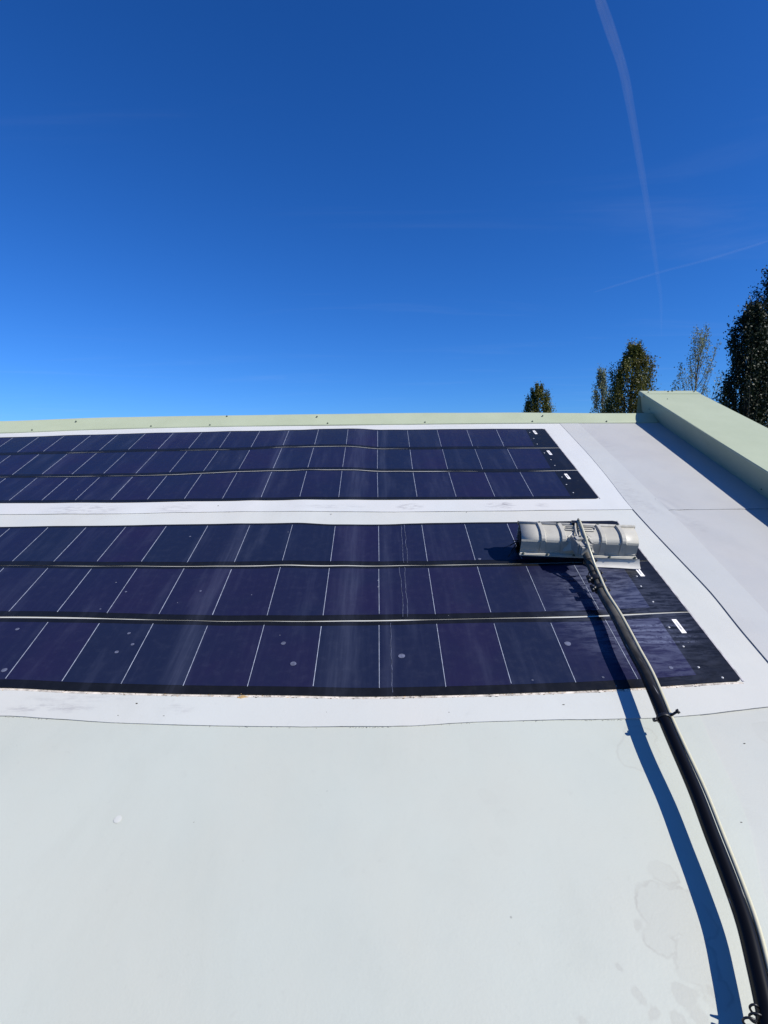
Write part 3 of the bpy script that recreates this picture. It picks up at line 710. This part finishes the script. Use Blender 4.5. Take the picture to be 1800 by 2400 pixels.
# telescopic lever clamps
for v in (1.985, 1.925):
    o = ring(v, .0235, .014, 'clamp', M['blackp'])
    p, t, r, up = at(v); m_ = MB()
    m_.tube([p - r*.018 + up*.004, p - r*.034 + up*.002], .011, 10); m_.tube([p - r*.034 + up*.002 - t*.018, p - r*.034 + up*.002 + t*.018], .0075, 8)
    m_.build('lever', M['blackp'], o)
# zip ties with tails over pole and hose
for v in (2.10, 1.975, 1.915, 2.02):
    p, t, r, up = at(v); m_ = MB()
    loop = [p + (r*math.cos(a)*.030 + r*.006 + up*math.sin(a)*.0245) for a in [6.2832*k/18 for k in range(19)]]
    m_.tube(loop, .0022, 6); m_.tube([p + r*.034, p + r*.044 + up*.003 + t*.004], .0035, 6); m_.build('zip_tie', M['blackp'], brush, PL)
# clip with two knobs
p, t, r, up = at(1.205)
o = ring(1.205, .0225, .006, 'clip', M['blackp'])
m_ = MB(); m_.tube([p + r*.016 + up*.010 + t*.002, p + r*.030 + up*.022 + t*.006, p + r*.036 + up*.027 + t*.0075], .0042, 8); m_.tube([p + r*.035 + up*.026 + t*.007, p + r*.042 + up*.031 + t*.009], .0072, 10)
m_.tube([p - r*.018 - t*.006, p - r*.027 - t*.008], .004, 8); m_.tube([p - r*.026 - t*.008, p - r*.034 - t*.010], .0065, 10); m_.build('knob', M['blackp'], o)
# hose beside the pole, then over the bracket
hp = []
for i in range(0, len(path), 3):
    p = path[i]
    if p.y > 2.08: break
    j = max(1, min(len(path)-2, i)); t = (path[j+1]-path[j-1]).normalized(); r = t.cross(Vector((0, 0, 1))).normalized(); upv = r.cross(t)
    k = smooth(p.y, 1.55, 1.95)
    wob = .0008 * math.sin(p.y * 9)
    hp.append(p + r * ((.0228 + wob) * (1-k) + .012*k) + upv * ((.0095+wob)*(1-k) + .021*k))
BW = Matrix.Translation(BC) @ BM
for q in ((JX+.012, -.105, .160), (JX+.010, -.05, .176), (JX+.010, .02, .186), (JX+.009, .07, .195), (JX+.008, .100, .199)): hp.append(BW @ Vector(q))
mb = MB(); mb.tube(spline(hp, 150), .0056, 10); mb.build('hose', M['hose'], brush, PL)
# coiled cord near the hand end
p, t, r, up = at(.474); base = p - r*.022 + up*.004
pts = []
for i in range(130):
    a = i/130*6.2832*4.3; x = i/130
    pts.append(base + t*(.014 - .060*x) + r*(.009*math.cos(a) + .008*math.sin(x*7)-.004) + up*(.010*math.sin(a)) )
pts.append(p + r*.0)
mb = MB(); mb.tube(spline(pts, 260), .0023, 7); mb.build('coiled_cord', M['blackp'], brush, PL)

# ------------------------------------------------------------ trees
def leaf_mat(name, a, b, tr=.25, scale=.8):
    t = NT(name); f, _ = t.noise(scale, 3, .6); i = t.n('ShaderNodeNewGeometry')
    rnd = i.outputs['Random Per Island']
    c = t.mix(t.ramp(f, .35, .65), a, b); c = t.mix(t.ramp(rnd, 0, 1, 0, .5, 'LINEAR'), c, tuple(x*.55 for x in a))
    d = t.n('ShaderNodeBsdfPrincipled'); t.l(c, d.inputs['Base Color']); d.inputs['Roughness'].default_value = .5; d.inputs['Specular IOR Level'].default_value = .25
    tl = t.n('ShaderNodeBsdfTranslucent'); t.l(c, tl.inputs[0]); mx = t.n('ShaderNodeMixShader'); mx.inputs[0].default_value = tr
    t.l(d.outputs[0], mx.inputs[1]); t.l(tl.outputs[0], mx.inputs[2]); t.l(mx.outputs[0], t.out.inputs[0]); return t.m
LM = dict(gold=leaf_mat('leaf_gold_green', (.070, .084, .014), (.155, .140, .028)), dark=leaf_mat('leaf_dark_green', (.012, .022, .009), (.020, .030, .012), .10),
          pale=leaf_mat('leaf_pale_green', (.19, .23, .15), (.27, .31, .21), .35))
M['bark'] = simple('bark', (.10, .085, .065), .9, .2, .3, 4, .4)
def poplar(label, x, y, top, base_z, width, leaves, nclump, mat, leaf=.22, sparse=False, shape=1.0, seed=1, lean=0., blunt=2.6):
    rg = random.Random(seed); H = top
    root = empty('poplar_tree', Matrix.Translation((x, y, 0)), label, 'tree', 'poplars behind the roof')
    axis = lambda z: Vector((lean*z/H + .25*math.sin(z*.3+seed), .2*math.cos(z*.27+seed), z))
    mb = MB(); mb.tube([axis(H*.98*i/14) for i in range(15)], lambda t: .28*(1-t)**.8*(.6 if sparse else 1)+.015, 9); mb.build('trunk', M['bark'], root)
    prof = lambda f: max(0., min(1, f/.25+.35)) * max(.05, 1 - max(0, (f-.45)/.57)**blunt)**.8
    cl = []; bb = MB()
    for i in range(nclump):
        f = (i + rg.random())/nclump; f = .10 + .90*f**.9
        zc = base_z*.0 + H*f; ang = i*2.39996 + rg.gauss(0, .3)
        R = width*.5*prof((f-.10)/.9)*shape*(.82+.3*rg.random())
        rr = R*math.sqrt(rg.uniform(.12, 1)); a0 = axis(max(.5, zc - rr*1.9 - .6)); c = axis(zc) + Vector((math.cos(ang)*rr, math.sin(ang)*rr, 0))
        mid = a0.lerp(c, .5) + Vector((math.cos(ang), math.sin(ang), -.3))*.18*rr
        pth = spline([a0, mid, c, c + (c-mid).normalized()*.35 + Vector((0, 0, .35))], 8); bb.tube(pth, lambda t: (.035 if not sparse else .022)*(1-t)+.006, 5, caps=False)
        cl.append((c, max(.22, .36*(.5+R*.5))*rg.uniform(.7, 1.3), pth))
    bb.build('branches', M['bark'], root)
    mb = MB()
    per = leaves//nclump
    for c, s_, pth in cl:
        for k in range(int(per*rg.uniform(.5, 1.5))):
            if sparse or rg.random() < .12: q = pth[rg.randrange(3, len(pth))] + Vector((rg.gauss(0, .16), rg.gauss(0, .16), rg.gauss(0, .2)))
            else: q = c + Vector((rg.gauss(0, s_*.46), rg.gauss(0, s_*.46), rg.triangular(-2.6, 2.4, -.2)*s_)); q.x += (q.z-c.z)*.05*(1 if c.x > 0 else -1)
            nrm = Vector((rg.gauss(0, 1), rg.gauss(0, 1), rg.gauss(.25, .8))).normalized(); a = nrm.cross(Vector((rg.random()-.5, rg.random()-.5, rg.random()-.5))).normalized(); b = nrm.cross(a)
            l = leaf*rg.uniform(.6, 1.25)
            n = mb.add([q - a*l*.5, q + b*l*.36, q + a*l*.55, q - b*l*.36]); mb.face((n, n+1, n+2, n+3))
    o = mb.build('crown', mat, root); 
    return root
CAMW = cam.matrix_world.translation
def spot(px, D): return CAMW.x + (px-900)/F*D, CAMW.y + D
def topz(py, D): return CAMW.z + D*math.tan(math.atan((1200-py)/F) - R_(PITCH))
def tr(label, px, pyt, D, wpx, leaves, ncl, mat, **k):
    x, y = spot(px, D); d = math.hypot(x-CAMW.x, 0); poplar(label, x, y, topz(pyt, D), 0, wpx/F*D, leaves, ncl, LM[mat], **k)
tr('small gold-green poplar top showing alone above the middle of the ridge', 1262, 912, 70, 92, 22000, 90, 'gold', leaf=.19, seed=3, blunt=2.0)
tr('sparse grey-green sapling top just right of the small gold-green poplar', 1292, 952, 74, 26, 2200, 30, 'pale', leaf=.19, sparse=True, seed=5)
tr('tall dense gold-green poplar left of the green verge box end', 1484, 818, 52, 132, 40000, 130, 'gold', leaf=.16, seed=8, blunt=2.2)
tr('pale grey-green poplar tucked against the left side of the dense gold-green one', 1412, 878, 57, 62, 12000, 60, 'pale', leaf=.15, seed=12, blunt=2.2)
tr('thin see-through poplar with airy pale leaves behind the green verge box', 1630, 790, 55, 100, 8000, 100, 'pale', leaf=.15, sparse=True, seed=15, blunt=3.)
tr('dark poplar with a rounded top at the right, taller than the verge box', 1757, 732, 33, 124, 42000, 150, 'dark', leaf=.14, seed=21, blunt=2.4)
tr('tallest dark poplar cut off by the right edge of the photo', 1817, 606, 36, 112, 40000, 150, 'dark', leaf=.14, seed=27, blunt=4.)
# ------------------------------------------------------------ ground
t = NT('grass_ground'); f, _ = t.noise(.6, 6, .6); g, _ = t.noise(14, 4, .7)
gm = t.pbr(t.mix(t.ramp(f, .3, .7), (.035, .06, .018), (.085, .095, .035)), .9, .1, t.bump(g, .6, .05))
mb = MB(); mb.quad((-6000, -6000, 0), (6000, -6000, 0), (6000, 6000, 0), (-6000, 6000, 0)); tag(mb.build('ground', gm), 'grass ground below the building', kind='structure')

# ------------------------------------------------------------ vapour trails
def trail(label, pts, alt, w0, alpha):
    m3 = cam.matrix_world.to_3x3(); P = []
    for x, y in pts:
        d = (m3 @ Vector((x-900, 1200-y, -F))).normalized(); P.append(CAMW + d * (alt/d.z))
    c = P[len(P)//2].copy()
    t = NT('vapour'); lw = t.n('ShaderNodeLayerWeight'); lw.inputs[0].default_value = .5
    f = t.math('SUBTRACT', 1., lw.outputs['Facing']); n1, _ = t.noise(.004, 4, .6); 
    a = t.math('MULTIPLY', t.math('POWER', f, 1.6), t.ramp(n1, .25, .75, .7*alpha, alpha))
    tp = t.n('ShaderNodeBsdfTransparent'); df = t.n('ShaderNodeBsdfDiffuse'); df.inputs[0].default_value = (.9, .9, .9, 1); tl = t.n('ShaderNodeBsdfTranslucent'); tl.inputs[0].default_value = (.9, .9, .9, 1)
    m1 = t.n('ShaderNodeMixShader'); t.l(df.outputs[0], m1.inputs[1]); t.l(tl.outputs[0], m1.inputs[2])
    m2 = t.n('ShaderNodeMixShader'); t.l(a, m2.inputs[0]); t.l(tp.outputs[0], m2.inputs[1]); t.l(m1.outputs[0], m2.inputs[2]); t.l(m2.outputs[0], t.out.inputs[0])
    mb = MB(); mb.tube([p - c for p in spline(P, 80)], lambda s: w0*(1 + .04*math.sin(s*40))*min(1, (1-s)*12+.2)*min(1, s*6+.3), 18, caps=False)
    o = mb.build('vapour_trail', t.m); o.location = c; tag(o, label, 'vapour trail', 'vapour trails in the blue sky'); return o
trail('broad faint white vapour trail falling steeply through the right of the sky', [(1385,-60),(1406,0),(1431,72),(1460,163),(1478,253),(1500,380),(1515,470),(1529,560),(1542,651),(1549,705),(1550,790)], 3000, 35, .115)
trail('short thin vapour trail rising gently to the right above the trees', [(1392,685),(1540,640),(1660,608),(1810,562)], 3000, 24, .026)
